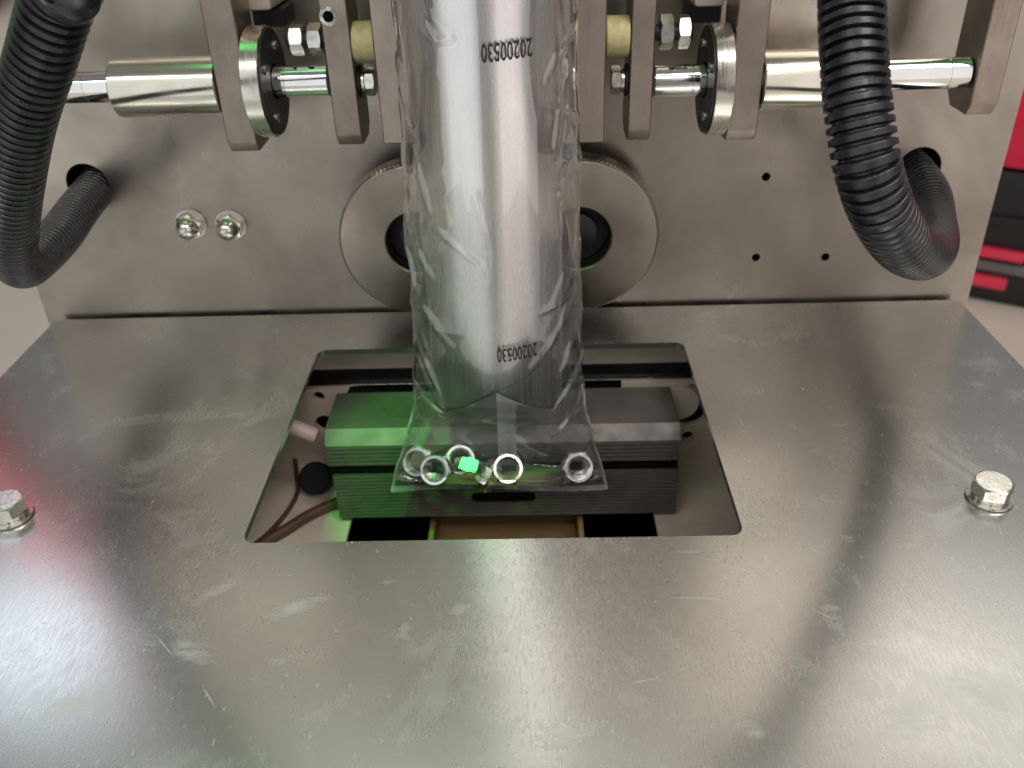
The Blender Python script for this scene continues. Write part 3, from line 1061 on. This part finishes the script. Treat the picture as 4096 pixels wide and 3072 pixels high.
# date stamps printed upside down on the film
def stamp(cxp, czp, width, height, tilt, jit):
    cu = bpy.data.curves.new('date_stamp', 'FONT')
    cu.body = "20200530"
    cu.size = 1.0
    cu.resolution_u = 4
    cu.offset = .012
    tmp = bpy.data.objects.new('tmp_text', cu)
    col.objects.link(tmp)
    bpy.context.view_layer.update()
    dg = bpy.context.evaluated_depsgraph_get()
    me = bpy.data.meshes.new_from_object(tmp.evaluated_get(dg))
    bpy.data.objects.remove(tmp)
    xs = [v_.co.x for v_ in me.vertices]
    ys = [v_.co.y for v_ in me.vertices]
    w, h = max(xs) - min(xs), max(ys) - min(ys)
    mx, my = (max(xs) + min(xs)) / 2, (max(ys) + min(ys)) / 2
    bm = bmesh.new()
    bm.from_mesh(me)
    bpy.data.meshes.remove(me)
    bmesh.ops.subdivide_edges(bm, edges=[e for e in bm.edges if e.calc_length() > .12], cuts=2)
    for v_ in bm.verts:
        u, q = (v_.co.x - mx) / w * width, (v_.co.y - my) / h * height
        u, q = -u, -q                                  # turned by half a turn
        u += jit * noise.noise(Vector((u * 900, q * 900, 1)))
        q += jit * noise.noise(Vector((u * 900, q * 900, 7)))
        x = cxp + u
        z = czp + q + u * tilt
        a, b, cx, cy = section(z)
        y = cy - b * math.sqrt(max(0, 1 - ((x - cx) / a) ** 2))
        d = crease_h(x, z)
        v_.co = (x, y - .0009 - d, z)
    o_ = obj('date_stamp', bm, M['ink'], bag, 60)
    return o_
stamp(.0104, .1642, .0175, .0062, .05, .00010)
s2 = stamp(.0108, .0460, .0165, .0064, .06, .00022)

# ------------------------------------------------------------------ loose nuts in the bag
nut_mesh = None
def loose_nut(loc, axis, spin, label, af=.0130):
    global nut_mesh
    if nut_mesh is None:
        o_ = obj('loose_nut', hex_nut(.0142, .0066, .0051), M['nut'], None, 22)
        nut_mesh = o_.data
    else:
        o_ = bpy.data.objects.new('loose_nut', nut_mesh)
        col.objects.link(o_)
    o_.location = loc
    o_.rotation_mode = 'QUATERNION'
    o_.rotation_quaternion = Vector(axis).to_track_quat('Z', 'Y') @ Matrix.Rotation(spin, 3, 'Z').to_quaternion()
    return tag(o_, label, 'nut', 'loose hex nuts in the clear bag')
loose_nut((-.0392, -.1000, -.0335), (-.16, -.80, .54), .2, 'hex nut nearest the bag corner, half behind its neighbour')
loose_nut((-.0300, -.1085, -.0325), (-.12, -.80, .56), .5, 'hex nut facing forward in front of the corner nut')
loose_nut((-.0190, -.1015, -.0320), (.02, -.78, .62), .1, 'hex nut leaning behind the bright green one')
gn = loose_nut((-.0150, -.1125, -.0325), (1, .25, .30), .05, 'hex nut on edge glowing bright green')
gx = Vector((-.004, -.64, .766)).normalized()
gz = Vector((.25, .72, .62)).normalized()
gz = (gz - gx * gz.dot(gx)).normalized()
gn.rotation_quaternion = Matrix((gx, gz.cross(gx), gz)).transposed().to_quaternion()
loose_nut((-.0085, -.1060, -.0365), (.8, -.5, -.25), .3, 'brownish hex nut lying low beside the green one')
loose_nut((.0036, -.1085, -.0330), (.10, -.75, .65), .3, 'bright shining hex nut at the lower end of the ribbed seam')
loose_nut((.0366, -.1065, -.0335), (.20, -.84, .50), .45, 'lone hex nut at the far corner of the bag by the drilled plate')

# ------------------------------------------------------------------ toolbox standing on the floor behind
tb = thing('toolbox', (1.02, 1.39, -.70), 'red and black plastic toolbox standing on the floor beyond the panel', 'toolbox', None, (0, 0, R(58)))
def tpart(n_, x0, x1, y0, y1, z0, z1, mat, bev=.012):
    return obj(n_, newbox(x0, x1, y0, y1, z0, z1, bev=bev, seg=2), mat, tb)
tpart('lower_drawer', 0, .5, -.7, .5, 0, .078, M['case_black'])
tpart('rail_strip', -.004, .5, -.7, .5, .074, .098, M['case_grey'], .004)
tpart('upper_case', 0, .5, -.7, .5, .096, .30, M['case_black'])
tpart('handle_ridge', -.012, .01, -.7, .5, .185, .205, M['case_black'], .006)
tpart('lid', -.008, .5, -.7, .5, .30, .53, M['red'], .03)
tpart('lid_rim', -.012, .5, -.7, .5, .525, .56, M['pinkred'], .008)
tpart('latch', -.016, .006, -.065, .08, .038, .066, M['pinkred'], .006)
tpart('latch', -.016, .006, -.085, .05, .108, .132, M['pinkred'], .006)

# red hose just outside the picture: it mirrors in the plate beside the hex bolt
rh_ = sweep([(-.45, .16, .12), (-.38, .07, .135), (-.352, .040, .145), (-.313, .006, .158), (-.263, -.028, .173), (-.247, -.040, .190), (-.240, -.046, .240)], lambda s_: .019, .003, 28)
tag(obj('red_hose', rh_, M['pinkred']), 'red hose mirrored in the polished plate beside the hex bolt', 'hose')
